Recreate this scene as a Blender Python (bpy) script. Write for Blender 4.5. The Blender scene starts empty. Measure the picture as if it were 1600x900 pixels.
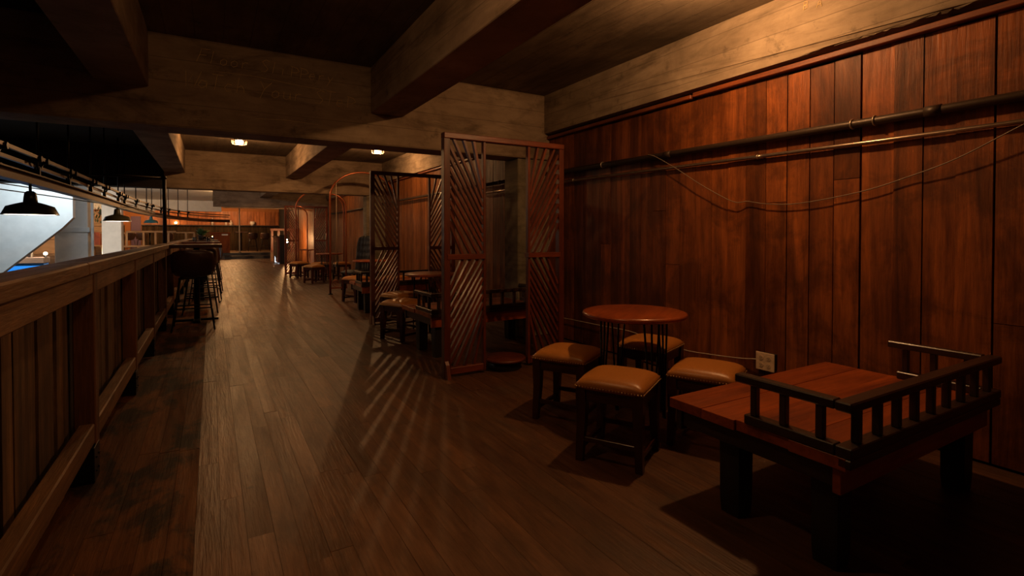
import bpy, bmesh, math, random
from mathutils import Vector, Matrix
R = math.radians
random.seed(7)
SC = bpy.context.scene
COL = SC.collection

# ------------------------------------------------------------------ camera
cd = bpy.data.cameras.new('camera'); cam = bpy.data.objects.new('camera', cd); COL.objects.link(cam)
cam.location = (0, 0, 1.25)
cam.rotation_euler = (R(90 - 0.9), 0, R(-30.4))
cd.sensor_fit = 'HORIZONTAL'; cd.sensor_width = 36.0; cd.lens = 18.0
cd.shift_y = -0.0446
cd.clip_start = 0.02; cd.clip_end = 200
SC.camera = cam

# ------------------------------------------------------------------ world, exposure
w = bpy.data.worlds.new('world'); SC.world = w; w.use_nodes = True
w.node_tree.nodes['Background'].inputs[0].default_value = (0.35, 0.25, 0.16, 1)
w.node_tree.nodes['Background'].inputs[1].default_value = 0.006
SC.view_settings.view_transform = 'Standard'; SC.view_settings.look = 'None'
SC.view_settings.exposure = 0.0; SC.view_settings.gamma = 1.0
SC.view_settings.use_curve_mapping = False
WARM = (1.0, 0.50, 0.19); WARM2 = (1.0, 0.47, 0.16); COOL = (0.80, 0.92, 1.0)
P_NEAR, P_MID, P_BAY = 56.0, 13.0, 44.0

# ------------------------------------------------------------------ materials
MATS = {}
def nodes_of(name):
    m = bpy.data.materials.new(name); m.use_nodes = True
    nt = m.node_tree
    return m, nt, nt.nodes['Principled BSDF']
def N(nt, t, **kw):
    n = nt.nodes.new(t)
    for k, v in kw.items(): setattr(n, k, v)
    return n
def math_node(nt, op, a, b=None):
    n = N(nt, 'ShaderNodeMath', operation=op)
    for i, v in enumerate((a, b)):
        if v is None: continue
        if hasattr(v, 'links'): nt.links.new(v, n.inputs[i])
        else: n.inputs[i].default_value = v
    return n.outputs[0]
def ramp(nt, fac, stops):
    n = N(nt, 'ShaderNodeValToRGB')
    el = n.color_ramp.elements
    while len(el) > 1: el.remove(el[-1])
    el[0].position = stops[0][0]; el[0].color = tuple(stops[0][1]) + (1,)
    for p, c in stops[1:]:
        e = el.new(p); e.color = tuple(c) + (1,)
    nt.links.new(fac, n.inputs[0]); return n.outputs[0]
def mixc(nt, mode, fac, a, b):
    n = N(nt, 'ShaderNodeMix', data_type='RGBA', blend_type=mode)
    for sock, v in ((n.inputs[0], fac), (n.inputs[6], a), (n.inputs[7], b)):
        if hasattr(v, 'links'): nt.links.new(v, sock)
        elif isinstance(v, (int, float)): sock.default_value = v
        else: sock.default_value = tuple(v) + (1,)
    return n.outputs[2]
def coords(nt, kind, jitter=True):
    if kind == 'world':
        v = N(nt, 'ShaderNodeNewGeometry').outputs['Position']
    else:
        v = N(nt, 'ShaderNodeTexCoord').outputs['Object']
    oi = N(nt, 'ShaderNodeObjectInfo').outputs['Random']
    isl = N(nt, 'ShaderNodeNewGeometry').outputs['Random Per Island']
    rnd = math_node(nt, 'FRACT', math_node(nt, 'ADD', oi, isl))
    if jitter:
        a = N(nt, 'ShaderNodeVectorMath', operation='ADD')
        nt.links.new(v, a.inputs[0])
        nt.links.new(math_node(nt, 'MULTIPLY', rnd, 17.0), a.inputs[1])
        v = a.outputs[0]
    return v, rnd
def noise(nt, v, scale=(1, 1, 1), s=1.0, detail=4, rough=.55, dist=0.0):
    mp = N(nt, 'ShaderNodeMapping'); mp.inputs['Scale'].default_value = scale
    nt.links.new(v, mp.inputs[0])
    n = N(nt, 'ShaderNodeTexNoise'); n.inputs['Scale'].default_value = s
    n.inputs['Detail'].default_value = detail; n.inputs['Roughness'].default_value = rough
    n.inputs['Distortion'].default_value = dist
    nt.links.new(mp.outputs[0], n.inputs['Vector']); return n.outputs['Fac']
def bump(nt, bs, h, strength=.2, dist=.01):
    b = N(nt, 'ShaderNodeBump'); b.inputs['Strength'].default_value = strength
    b.inputs['Distance'].default_value = dist
    nt.links.new(h, b.inputs['Height']); nt.links.new(b.outputs[0], bs.inputs['Normal'])
def wood(name, c1, c2, axis='z', rough=.5, scale=9.0, coord='object', vary=.3, bmp=.25, coat=0.0, stain=0.0, stain_col=(.02, .013, .008), spec=.5, wear=False):
    key = (name, axis, coord)
    if key in MATS: return MATS[key]
    m, nt, bs = nodes_of(name + '_' + axis)
    v, rnd = coords(nt, coord)
    sc = [1, 1, 1]; sc['xyz'.index(axis)] = .07
    g1 = noise(nt, v, sc, scale, 5, .6, 1.2)
    g2 = noise(nt, v, sc, scale * 9, 3, .6)
    col = ramp(nt, g1, [(.3, c1), (.52, [(a + b) / 2 for a, b in zip(c1, c2)]), (.72, c2)])
    col = mixc(nt, 'MULTIPLY', .55, col, ramp(nt, g2, [(.3, (.45, .42, .4)), (.65, (1, 1, 1))]))
    bl = [1, 1, 1]; bl['xyz'.index(axis)] = .35
    g3 = noise(nt, v, bl, scale * .55, 6, .68, .6)
    col = mixc(nt, 'MULTIPLY', .8, col, ramp(nt, g3, [(.32, (.42, .36, .33)), (.52, (.95, .95, .95)), (.7, (1.25, 1.2, 1.15))]))
    val = math_node(nt, 'ADD', math_node(nt, 'MULTIPLY', rnd, 2 * vary), 1 - vary)
    hs = N(nt, 'ShaderNodeHueSaturation'); nt.links.new(col, hs.inputs['Color']); nt.links.new(val, hs.inputs['Value'])
    col = hs.outputs[0]
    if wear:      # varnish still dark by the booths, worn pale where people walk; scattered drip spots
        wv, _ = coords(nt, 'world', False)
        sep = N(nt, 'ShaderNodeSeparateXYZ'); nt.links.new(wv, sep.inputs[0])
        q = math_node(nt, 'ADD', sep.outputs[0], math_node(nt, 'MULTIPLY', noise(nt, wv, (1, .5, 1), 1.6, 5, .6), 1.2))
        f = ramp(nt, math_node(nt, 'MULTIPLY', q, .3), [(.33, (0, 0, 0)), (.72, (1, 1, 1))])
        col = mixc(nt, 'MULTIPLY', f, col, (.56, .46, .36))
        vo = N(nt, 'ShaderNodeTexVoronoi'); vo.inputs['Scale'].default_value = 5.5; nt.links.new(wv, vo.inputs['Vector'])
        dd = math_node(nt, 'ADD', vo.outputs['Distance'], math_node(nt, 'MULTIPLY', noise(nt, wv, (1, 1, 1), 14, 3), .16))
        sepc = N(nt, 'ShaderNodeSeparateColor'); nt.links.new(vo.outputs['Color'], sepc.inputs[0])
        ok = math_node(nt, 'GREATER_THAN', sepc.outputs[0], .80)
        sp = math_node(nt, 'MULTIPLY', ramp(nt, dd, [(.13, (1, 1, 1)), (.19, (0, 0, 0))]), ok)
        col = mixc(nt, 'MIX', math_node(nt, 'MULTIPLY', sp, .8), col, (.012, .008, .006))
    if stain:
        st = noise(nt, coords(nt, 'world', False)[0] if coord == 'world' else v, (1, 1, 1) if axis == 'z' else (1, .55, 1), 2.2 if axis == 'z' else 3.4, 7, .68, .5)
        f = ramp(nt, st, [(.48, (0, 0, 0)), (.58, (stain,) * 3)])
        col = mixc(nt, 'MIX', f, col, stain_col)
    nt.links.new(col, bs.inputs['Base Color'])
    rr = ramp(nt, g1, [(.25, (min(1, rough * 1.25),) * 3), (.75, (rough * .8,) * 3)])
    nt.links.new(rr, bs.inputs['Roughness'])
    bs.inputs['Specular IOR Level'].default_value = spec
    bs.inputs['Coat Weight'].default_value = coat; bs.inputs['Coat Roughness'].default_value = .2
    bump(nt, bs, math_node(nt, 'ADD', g2, math_node(nt, 'MULTIPLY', g3, .8)), bmp, .006)
    MATS[key] = m; return m
def plain(name, c, rough=.5, metal=0.0, bmp=0.0, scale=40, spec=.5, vary=.12):
    if name in MATS: return MATS[name]
    m, nt, bs = nodes_of(name)
    v, rnd = coords(nt, 'object')
    n = noise(nt, v, (1, 1, 1), scale, 4)
    col = ramp(nt, n, [(.3, [x * (1 - vary) for x in c]), (.7, [x * (1 + vary) for x in c])])
    nt.links.new(col, bs.inputs['Base Color'])
    bs.inputs['Roughness'].default_value = rough; bs.inputs['Metallic'].default_value = metal
    bs.inputs['Specular IOR Level'].default_value = spec
    if bmp: bump(nt, bs, n, bmp, .003)
    MATS[name] = m; return m
def concrete(name, c1, c2, axis, pitch=.19, rough=.85, boards=True):
    """board-formed concrete: fine joints left by the formwork, running across `axis`"""
    if name in MATS: return MATS[name]
    m, nt, bs = nodes_of(name)
    v, rnd = coords(nt, 'world', False)
    a = noise(nt, v, (1, 1, 1), 1.3, 8, .62, .4)
    b = noise(nt, v, (.25, .25, 1) if axis == 'z' else (1, .15, 1), 11, 6, .6)
    c = noise(nt, v, (1, 1, 1), 60, 4, .6)
    col = ramp(nt, a, [(.33, c1), (.66, c2)])
    col = mixc(nt, 'MULTIPLY', .6, col, ramp(nt, b, [(.3, (.5, .47, .45)), (.6, (1, 1, 1))]))
    sp = noise(nt, v, (1, 1, 1), 5, 7, .75)
    col = mixc(nt, 'MIX', ramp(nt, sp, [(.58, (0, 0, 0)), (.70, (.6,) * 3)]), col, [x * .28 for x in c1])
    sm = noise(nt, v, (.6, .22, 1.6), 2.6, 7, .7, .8)
    col = mixc(nt, 'MULTIPLY', .75, col, ramp(nt, sm, [(.34, (.42, .40, .38)), (.5, (1, 1, 1))]))
    h = math_node(nt, 'ADD', math_node(nt, 'MULTIPLY', c, .35), math_node(nt, 'MULTIPLY', b, .5))
    if boards:
        sep = N(nt, 'ShaderNodeSeparateXYZ'); nt.links.new(v, sep.inputs[0])
        q = sep.outputs['XYZ'.index(axis.upper())]
        q = math_node(nt, 'ADD', q, math_node(nt, 'MULTIPLY', noise(nt, v, (1, 1, 1), 1.5, 3), .012))
        fr = math_node(nt, 'FRACT', math_node(nt, 'DIVIDE', q, pitch))
        d = math_node(nt, 'ABSOLUTE', math_node(nt, 'SUBTRACT', fr, .5))
        ln = ramp(nt, d, [(.0, (1, 1, 1)), (.022, (0, 0, 0))])
        lnv = math_node(nt, 'MULTIPLY', ln, 1.0)
        col = mixc(nt, 'MIX', math_node(nt, 'MULTIPLY', lnv, math_node(nt, 'ADD', math_node(nt, 'MULTIPLY', b, .6), .25)), col, [x * .3 for x in c1])
        h = math_node(nt, 'SUBTRACT', h, math_node(nt, 'MULTIPLY', lnv, .7))
    nt.links.new(col, bs.inputs['Base Color']); bs.inputs['Roughness'].default_value = rough
    bs.inputs['Specular IOR Level'].default_value = .3
    bump(nt, bs, h, .5, .008)
    MATS[name] = m; return m
def glow(name, c, s):
    if name in MATS: return MATS[name]
    m, nt, bs = nodes_of(name)
    bs.inputs['Base Color'].default_value = (.8, .8, .8, 1)
    bs.inputs['Emission Color'].default_value = tuple(c) + (1,); bs.inputs['Emission Strength'].default_value = s
    MATS[name] = m; return m
def glassy(name, c, rough=.05):
    if name in MATS: return MATS[name]
    m, nt, bs = nodes_of(name)
    bs.inputs['Base Color'].default_value = tuple(c) + (1,)
    bs.inputs['Transmission Weight'].default_value = 1; bs.inputs['Roughness'].default_value = rough
    MATS[name] = m; return m

def W_wall(): return wood('redwood_plank', (.11, .030, .008), (.34, .10, .023), 'z', .5, 8, 'world', .42, .45, stain=.45, stain_col=(.03, .010, .005), spec=.28)
def W_wall2(): return wood('fir_plank', (.16, .050, .012), (.36, .130, .032), 'z', .55, 10, 'world', .22, .3, spec=.22)
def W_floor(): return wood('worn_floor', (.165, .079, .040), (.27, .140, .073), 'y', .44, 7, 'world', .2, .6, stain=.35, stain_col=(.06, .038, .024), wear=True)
def W_floor_stain(): return wood('dark_floor', (.100, .034, .007), (.190, .070, .016), 'y', .6, 7, 'world', .3, .35, stain=.9, stain_col=(.012, .008, .005), spec=.2)  # strip by the balustrade: darker, browner boards with dark blotches
def W_rail(ax): return wood('rail_timber', (.115, .052, .020), (.27, .130, .052), ax, .55, 9, 'world', .15, .4)
def W_slab(): return wood('rough_slab', (.065, .033, .016), (.22, .112, .050), 'z', .7, 7, 'world', .4, .6, stain=.4)
def W_red(ax): return wood('red_lacquer', (.105, .019, .006), (.22, .045, .014), ax, .42, 10, 'object', .2, .2, coat=.08)
def W_dark(ax): return wood('dark_stain', (.022, .010, .006), (.055, .024, .012), ax, .38, 10, 'object', .15, .15, coat=.15)
def W_black(ax): return wood('black_stain', (.010, .007, .006), (.024, .015, .011), ax, .5, 10, 'object', .2, .2)
def W_mahog(ax): return wood('mahogany', (.034, .009, .005), (.085, .021, .010), ax, .32, 10, 'object', .1, .08, coat=.25)
def W_top(ax): return wood('bench_top', (.28, .052, .009), (.48, .105, .019), ax, .36, 7, 'object', .12, .12, coat=.15)
def W_pale(ax): return wood('pale_pine', (.38, .20, .075), (.55, .32, .13), ax, .5, 8, 'object', .1, .1)
def W_orange(): return wood('orange_plank', (.30, .085, .018), (.56, .19, .045), 'z', .5, 5, 'world', .3, .1)
def STEEL(): return plain('black_steel', (.012, .012, .013), .38, .7)
def IRON(): return plain('iron_pipe', (.035, .026, .020), .5, .6, .1)
CONC_X = lambda: concrete('concrete_cross', (.29, .205, .14), (.46, .345, .24), 'z')
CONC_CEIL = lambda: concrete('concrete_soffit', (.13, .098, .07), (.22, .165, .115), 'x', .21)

# ------------------------------------------------------------------ mesh builder
class MB:
    def __init__(s): s.bm = bmesh.new()
    def box(s, x0, x1, y0, y1, z0, z1, bev=0.0, M=None):
        r = bmesh.ops.create_cube(s.bm, size=1.0)
        vs = r['verts']
        for v in vs:
            v.co = Vector(((x0 + x1) / 2 + v.co.x * (x1 - x0), (y0 + y1) / 2 + v.co.y * (y1 - y0), (z0 + z1) / 2 + v.co.z * (z1 - z0)))
        if bev:
            es = list({e for v in vs for e in v.link_edges})
            rb = bmesh.ops.bevel(s.bm, geom=es, offset=bev, segments=1, affect='EDGES')
            vs = list({v for f in rb['faces'] for v in f.verts} | {v for v in vs if v.is_valid})
        if M is not None:
            for v in vs: v.co = M @ v.co
        return s
    def bar(s, a, b, wx, wy, bev=0.0, up=(0, 1, 0)):
        """square bar from a to b, wx across, wy along `up`"""
        a, b = Vector(a), Vector(b); d = b - a; L = d.length; z = d / L
        x = Vector(up).cross(z).normalized(); y = z.cross(x)
        M = Matrix.Translation(a) @ Matrix((x, y, z)).transposed().to_4x4()
        return s.box(-wx / 2, wx / 2, -wy / 2, wy / 2, 0, L, bev, M)
    def tube(s, pts, r, n=8, closed=False, cap=True):
        pts = [Vector(p) for p in pts]; k = len(pts)
        rr = r if isinstance(r, (list, tuple)) else [r] * k
        rings = []; prev = None
        for i, p in enumerate(pts):
            if closed: t = pts[(i + 1) % k] - pts[i - 1]
            else: t = pts[min(i + 1, k - 1)] - pts[max(i - 1, 0)]
            t.normalize()
            if prev is None:
                u = t.orthogonal().normalized()
            else:
                u = prev - t * prev.dot(t)
                u = u.normalized() if u.length > 1e-6 else t.orthogonal().normalized()
            prev = u; v = t.cross(u)
            rings.append([s.bm.verts.new(p + rr[i] * (math.cos(a) * u + math.sin(a) * v)) for a in [2 * math.pi * j / n for j in range(n)]])
        for i in range(k if closed else k - 1):
            A, B = rings[i], rings[(i + 1) % k]
            for j in range(n):
                f = s.bm.faces.new((A[j], A[(j + 1) % n], B[(j + 1) % n], B[j])); f.smooth = True
        if cap and not closed:
            s.bm.faces.new(rings[0][::-1]); s.bm.faces.new(rings[-1])
        return s
    def lathe(s, prof, n=24, c=(0, 0, 0), smooth=True, squash=None):
        c = Vector(c); rings = []
        for r, z in prof:
            if r < 1e-6: rings.append([s.bm.verts.new(c + Vector((0, 0, z)))])
            else: rings.append([s.bm.verts.new(c + Vector((r * math.cos(2 * math.pi * j / n), r * math.sin(2 * math.pi * j / n), z))) for j in range(n)])
        for A, B in zip(rings, rings[1:]):
            for j in range(n):
                a0, a1 = A[j % len(A)], A[(j + 1) % len(A)]; b0, b1 = B[j % len(B)], B[(j + 1) % len(B)]
                vs = []
                for q in (a0, a1, b1, b0):
                    if q not in vs: vs.append(q)
                if len(vs) > 2:
                    f = s.bm.faces.new(vs); f.smooth = smooth
        return s
    def prism(s, poly, axis, a, b):
        """extrude a 2-D outline along an axis between a and b"""
        def P(p, t):
            q = list(p); q.insert('xyz'.index(axis), t); return q
        A = [s.bm.verts.new(P(p, a)) for p in poly]; B = [s.bm.verts.new(P(p, b)) for p in poly]
        n = len(poly)
        s.bm.faces.new(A); s.bm.faces.new(B[::-1])
        for i in range(n): s.bm.faces.new((A[i], B[i], B[(i + 1) % n], A[(i + 1) % n]))
        return s
    def blob(s, c, r, sub=1, sc=(1, 1, 1)):
        rr = bmesh.ops.create_icosphere(s.bm, subdivisions=sub, radius=r)
        for v in rr['verts']:
            v.co = Vector((v.co.x * sc[0], v.co.y * sc[1], v.co.z * sc[2])) + Vector(c)
            for f in v.link_faces: f.smooth = True
        return s
    def loft(s, sections, smooth=True):
        """sections: lists of points with equal counts, closed loops"""
        rings = [[s.bm.verts.new(p) for p in sec] for sec in sections]; n = len(rings[0])
        for A, B in zip(rings, rings[1:]):
            for j in range(n):
                f = s.bm.faces.new((A[j], A[(j + 1) % n], B[(j + 1) % n], B[j])); f.smooth = smooth
        s.bm.faces.new(rings[0][::-1]); s.bm.faces.new(rings[-1]); return s
    def build(s, name, mat, parent=None, loc=None, **props):
        bmesh.ops.recalc_face_normals(s.bm, faces=s.bm.faces[:])
        me = bpy.data.meshes.new(name); s.bm.to_mesh(me); s.bm.free()
        me.materials.append(mat)
        o = bpy.data.objects.new(name, me); COL.objects.link(o)
        if parent: o.parent = parent
        if loc: o.location = loc
        for k, v in props.items(): o[k] = v
        return o
def box(name, mat, x0, x1, y0, y1, z0, z1, parent=None, bev=0.0, **p):
    return MB().box(x0, x1, y0, y1, z0, z1, bev).build(name, mat, parent, **p)
def thing(name, label, cat, loc=(0, 0, 0), rotz=0.0, group=None):
    o = bpy.data.objects.new(name, None); COL.objects.link(o); o.empty_display_size = .1
    o.location = loc; o.rotation_euler = (0, 0, rotz); o['label'] = label; o['category'] = cat
    if group: o['group'] = group
    return o
def tag(o, label, cat, group=None):
    o['label'] = label; o['category'] = cat
    if group: o['group'] = group
    return o
def dup(root, loc, rotz, label, group=None):
    r = root.copy(); COL.objects.link(r); r.location = loc; r.rotation_euler = (0, 0, rotz); r['label'] = label
    if group: r['group'] = group
    for ch in list(root.children):
        c = ch.copy(); COL.objects.link(c); c.parent = r
        for g in list(ch.children):
            d = g.copy(); COL.objects.link(d); d.parent = c
    return r
UNIT = {}
def piece(name, mat, x0, x1, y0, y1, z0, z1, parent):
    """a plank or board sharing one cube mesh"""
    if mat.name not in UNIT:
        bm = bmesh.new(); bmesh.ops.create_cube(bm, size=1.0)
        me = bpy.data.meshes.new(name); bm.to_mesh(me); bm.free(); me.materials.append(mat); UNIT[mat.name] = me
    o = bpy.data.objects.new(name, UNIT[mat.name]); COL.objects.link(o); o.parent = parent
    o.location = ((x0 + x1) / 2, (y0 + y1) / 2, (z0 + z1) / 2); o.scale = (x1 - x0, y1 - y0, z1 - z0)
    return o
def point_light(name, loc, power, col, size, parent=None):
    l = bpy.data.lights.new(name, 'POINT'); l.energy = power; l.color = col; l.shadow_soft_size = size
    o = bpy.data.objects.new(name, l); COL.objects.link(o); o.location = loc
    if parent: o.parent = parent
    return o

# ================================================================== SETTING
YE = 29.3          # where the step up to the far platform begins
XW = 3.62          # face of the plank wall
ZC = 2.95
YB = 35.0          # far wall
# floor slab and boards
floor = box('floor', plain('floor_base', (.012, .009, .007), .9), -.68, 3.80, -2.0, YE, -.32, -.022, kind='structure')
rows = []; x = -.66
edges = [-.66 + i * (.59 / 6) for i in range(7)]
while edges[-1] < 3.62: edges.append(edges[-1] + random.choice((.088, .094, .094, .10)))
boards = []
for a, b in zip(edges, edges[1:]):
    y = -2.0 - random.uniform(0, 1.5)
    while y < YE:
        L = random.uniform(.9, 2.6); boards.append((a, min(b, 3.66), max(y, -2.0), min(y + L, YE))); y += L
boards = [q for q in boards if q[3] - q[2] > .02]
def seen(q):
    cx, cy = (q[0] + q[1]) / 2, (q[2] + q[3]) / 2
    d = cx * .506 + q[3] * .8625
    if d < 1.6: return 999
    lat = cx * .8625 - cy * .506
    return d if abs(lat) < d * 1.05 else 500 + d
boards.sort(key=seen)
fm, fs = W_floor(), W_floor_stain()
rest = [MB(), MB()]
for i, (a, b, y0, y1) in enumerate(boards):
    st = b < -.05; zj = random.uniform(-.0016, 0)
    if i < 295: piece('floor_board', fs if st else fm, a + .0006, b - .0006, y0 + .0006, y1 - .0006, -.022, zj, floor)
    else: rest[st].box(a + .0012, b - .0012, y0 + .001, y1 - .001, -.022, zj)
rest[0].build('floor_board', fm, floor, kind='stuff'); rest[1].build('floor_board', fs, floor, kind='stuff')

# right plank wall
wall = box('wall_right', plain('wall_shadow', (.008, .005, .004), .95), XW + .03, XW + .25, -2.0, YB, 0, ZC, kind='structure')
y = -1.9; ks = 0
joints = [.10, .27, .42, .58, .74, .9, 1.061, 1.228, 1.382, 1.533, 1.717, 1.883, 2.045, 2.208, 2.372, 2.539, 2.701, 2.861, 3.019, 3.194, 3.36, 3.518, 3.68, 3.83, 3.967, 4.12, 4.267, 4.43, 4.59, 4.75, 4.93, 5.09, 5.25]
pre = [.10 - .165 * i for i in range(12, 0, -1)]
wide = {1.061: .011, 1.717: .010, 1.883: .007, 2.045: .006, 2.208: .008, 3.194: .006, 1.382: .005}
J = pre + joints
for a, b in zip(J, J[1:]):
    pr = random.uniform(0, .007); ga = wide.get(a, .0022); gb = wide.get(b, .0022)
    top = 2.415 + random.uniform(-.012, .012)
    if random.random() < .22:
        zj = random.uniform(.7, 1.8)
        piece('wall_plank', W_wall(), XW - pr, XW + .03, a + ga / 2, b - gb / 2, .015, zj - .002, wall)
        piece('wall_plank', W_wall(), XW - pr, XW + .03, a + ga / 2, b - gb / 2, zj + .002, top, wall)
    else:
        piece('wall_plank', W_wall(), XW - pr, XW + .03, a + ga / 2, b - gb / 2, .015, top, wall)
y = 5.60
while y < YE + .5:
    wd = random.uniform(.095, .125)
    piece('wall_plank', W_wall2(), XW - random.uniform(0, .003), XW + .03, y + .0012, y + wd - .0012, .015, 2.44, wall); y += wd
box('trim_1', wood('red_trim', (.15, .036, .012), (.28, .075, .022), 'y', .5, 9, 'world', .1), XW - .055, XW + .03, -2, 3.02, 2.425, 2.462, bev=.004, kind='structure')
box('trim_2', wood('red_trim', (.15, .036, .012), (.28, .075, .022), 'y', .5, 9, 'world', .1), XW - .045, XW + .03, 3.05, 5.25, 2.420, 2.455, bev=.004, kind='structure')
box('trim_3', wood('red_trim', (.15, .036, .012), (.28, .075, .022), 'y', .5, 9, 'world', .1), XW - .045, XW + .03, 5.6, YE, 2.445, 2.478, bev=.004, kind='structure')

# ceiling slab and concrete frame
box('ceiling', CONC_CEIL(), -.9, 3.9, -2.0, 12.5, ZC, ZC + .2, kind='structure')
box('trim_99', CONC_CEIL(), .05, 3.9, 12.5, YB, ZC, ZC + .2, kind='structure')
box('trim_4', plain('unlit_soffit', (.020, .017, .014), .9), -9.0, -.9, -2.0, 12.5, ZC, ZC + .2, kind='structure')  # left bay ceiling in near-black: its lack of light is put into the colour
cx = CONC_X()
def girder(i, y0, y1, zb, xl=-9.0):
    box('trim_%d' % i, cx, xl, XW + .1, y0, y1, zb, ZC, bev=.006, kind='structure')
girder(5, 5.25, 5.60, 2.168); girder(6, 12.20, 12.56, 2.17, -.8)
box('trim_98', plain('unlit_soffit', (.020, .017, .014), .9), -9, -.8, 12.20, 12.56, 2.17, ZC, kind='structure'); girder(7, 19.2, 19.56, 2.16, .05); girder(8, 26.3, 26.6, 2.44, .45)  # girder's left length coloured near-black for the shade it lies in
girder(9, -2.1, -1.75, 2.15)
CONC_L = concrete('concrete_long', (.27, .19, .13), (.44, .33, .23), 'z', .16)
k = 10
for (a, b) in ((-1.75, 5.25), (5.6, 12.2), (12.56, 19.2), (19.56, 26.3)):
    for (x0, x1) in ((-.80, -.445), (1.41, 1.75))[0 if a < 12 else 1:]:
        box('trim_%d' % k, CONC_L, x0, x1, a, b, 2.485, ZC, bev=.006, kind='structure'); k += 1
    m = MB().box(3.54, XW + .24, a, b, 2.485, ZC)
    if k < 13:      # the near length has a ragged, spalled lower edge
        bmesh.ops.subdivide_edges(m.bm, edges=m.bm.edges[:], cuts=1)
        es = [e for e in m.bm.edges if abs(e.verts[0].co.y - e.verts[1].co.y) > .1]
        bmesh.ops.subdivide_edges(m.bm, edges=es, cuts=140, use_grid_fill=True)
        for v in m.bm.verts:
            if v.co.x < 3.56 and v.co.z < 2.6 and .6 < v.co.y < 2.0:
                v.co.x += random.uniform(0, .022); v.co.z += random.uniform(0, .018) if v.co.z < 2.5 else random.uniform(-.02, .02)
    m.build('trim_%d' % k, concrete('concrete_wall_beam', (.24, .18, .125), (.46, .36, .26), 'z', .155), kind='structure'); k += 1
for yy in (5.25, 12.2, 19.2):
    box('trim_%d' % k, concrete('concrete_column', (.21, .175, .12), (.34, .285, .20), 'y', .5), 3.17, XW + .1, yy + .01, yy + .34, 0, 2.16, bev=.01, kind='structure'); k += 1
# wall behind the camera
box('wall_back', cx, -9, XW + .2, -2.3, -2.1, -3.2, ZC, kind='structure')

# pencilled writing on the girder: handwritten strokes
GL = {
 'F': [[(0, 0), (.12, .55), (.18, 1)], [(.18, 1), (.75, 1.02)], [(.1, .52), (.55, .56)]], 'l': [[(.2, 0), (.25, .95)]],
 'o': [[(.3, .5), (.1, .35), (.1, .1), (.3, 0), (.5, .12), (.5, .38), (.3, .5)]],
 'r': [[(.15, 0), (.15, .5)], [(.15, .35), (.3, .5), (.5, .48)]],
 'S': [[(.6, .9), (.3, 1), (.08, .8), (.3, .55), (.55, .3), (.4, .05), (.05, .05)]],
 'i': [[(.2, 0), (.2, .5)]], 'p': [[(.15, -.35), (.15, .5)], [(.15, .45), (.4, .5), (.5, .28), (.35, .05), (.15, .1)]],
 'e': [[(.1, .27), (.5, .3), (.4, .5), (.15, .45), (.08, .2), (.25, 0), (.5, .08)]],
 'y': [[(.1, .5), (.3, .1)], [(.52, .5), (.3, .1), (.1, -.35)]],
 'W': [[(0, 1), (.15, 0), (.4, .8), (.6, .05), (.85, 1.05)]],
 'a': [[(.5, .45), (.2, .5), (.05, .2), (.25, 0), (.5, .15), (.5, .5), (.55, 0)]],
 't': [[(.3, .95), (.25, 0)], [(0, .7), (.6, .72)]], 'c': [[(.5, .45), (.25, .5), (.1, .25), (.25, 0), (.5, .08)]],
 'h': [[(.12, 1), (.12, 0)], [(.12, .35), (.35, .5), (.5, .3), (.55, 0)]],
 'Y': [[(0, 1), (.3, .5)], [(.7, 1), (.3, .5), (.12, -.15)]], 'u': [[(.1, .5), (.12, .1), (.3, 0), (.5, .1), (.5, .5), (.55, 0)]],
 'T': [[(.3, 1), (.28, 0)], [(0, 1), (.65, 1)]], 'P': [[(.15, 0), (.12, .8)], [(.0, .85), (.5, .75), (.7, .5), (.45, .35), (.15, .35)]],
 'B': [[(.1, 0), (.1, 1)], [(.1, 1), (.5, .9), (.5, .6), (.1, .52)], [(.1, .52), (.6, .4), (.55, .1), (.1, 0)]],
 'A': [[(0, 0), (.3, 1), (.6, 0)], [(.1, .35), (.5, .35)]], '1': [[(.2, 1), (.2, 0)]]}
def write(m, text, org, size, slant, ux, uz, nrm, r, gap=.75):
    o = Vector(org); x = 0.0
    for ch in text:
        if ch == ' ': x += .7; continue
        for st in GL[ch]:
            pts = [o + ux * (size * (x + px + .15 * pz)) + uz * (size * pz - slant * size * x) + nrm * r * .6 for px, pz in st]
            m.tube(pts, r, 4)
        x += gap
    return m
chalk = plain('wax_pencil', (.9, .66, .30), .8)
mm = MB()
write(mm, 'Floor SliPPery', (-.10, 5.25, 2.755), .115, .02, Vector((1, 0, 0)), Vector((0, 0, 1)), Vector((0, -1, 0)), .0021, .72)
mm.tube([(.02, 5.2495, 2.69), (.35, 5.2495, 2.695), (.75, 5.2495, 2.665), (1.02, 5.2495, 2.655)], .0013, 4)
write(mm, 'WaTch Your STeP', (-.20, 5.25, 2.53), .135, .015, Vector((1, 0, 0)), Vector((0, 0, 1)), Vector((0, -1, 0)), .0022, .72)
mm.tube([(.35, 5.2495, 2.31), (.6, 5.2495, 2.325), (.9, 5.2495, 2.315)], .0011, 4)
tag(mm.build('wax_pencil_writing', chalk), 'faint handwritten warning scrawled in wax pencil on the concrete girder', 'writing')
pm = thing('pencil_mark', '', 'writing')
for ch, yy, zz in (('B', 2.06, 2.80), ('A', 1.965, 2.78)):
    write(MB(), ch, (3.54, yy, zz), .055, 0, Vector((0, -1, 0)), Vector((0, 0, 1)), Vector((-1, 0, 0)), .0015, .8).build('letter', chalk, pm)
tag(pm, 'two pale letters marked on the concrete beam above the plank wall', 'writing')

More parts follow.
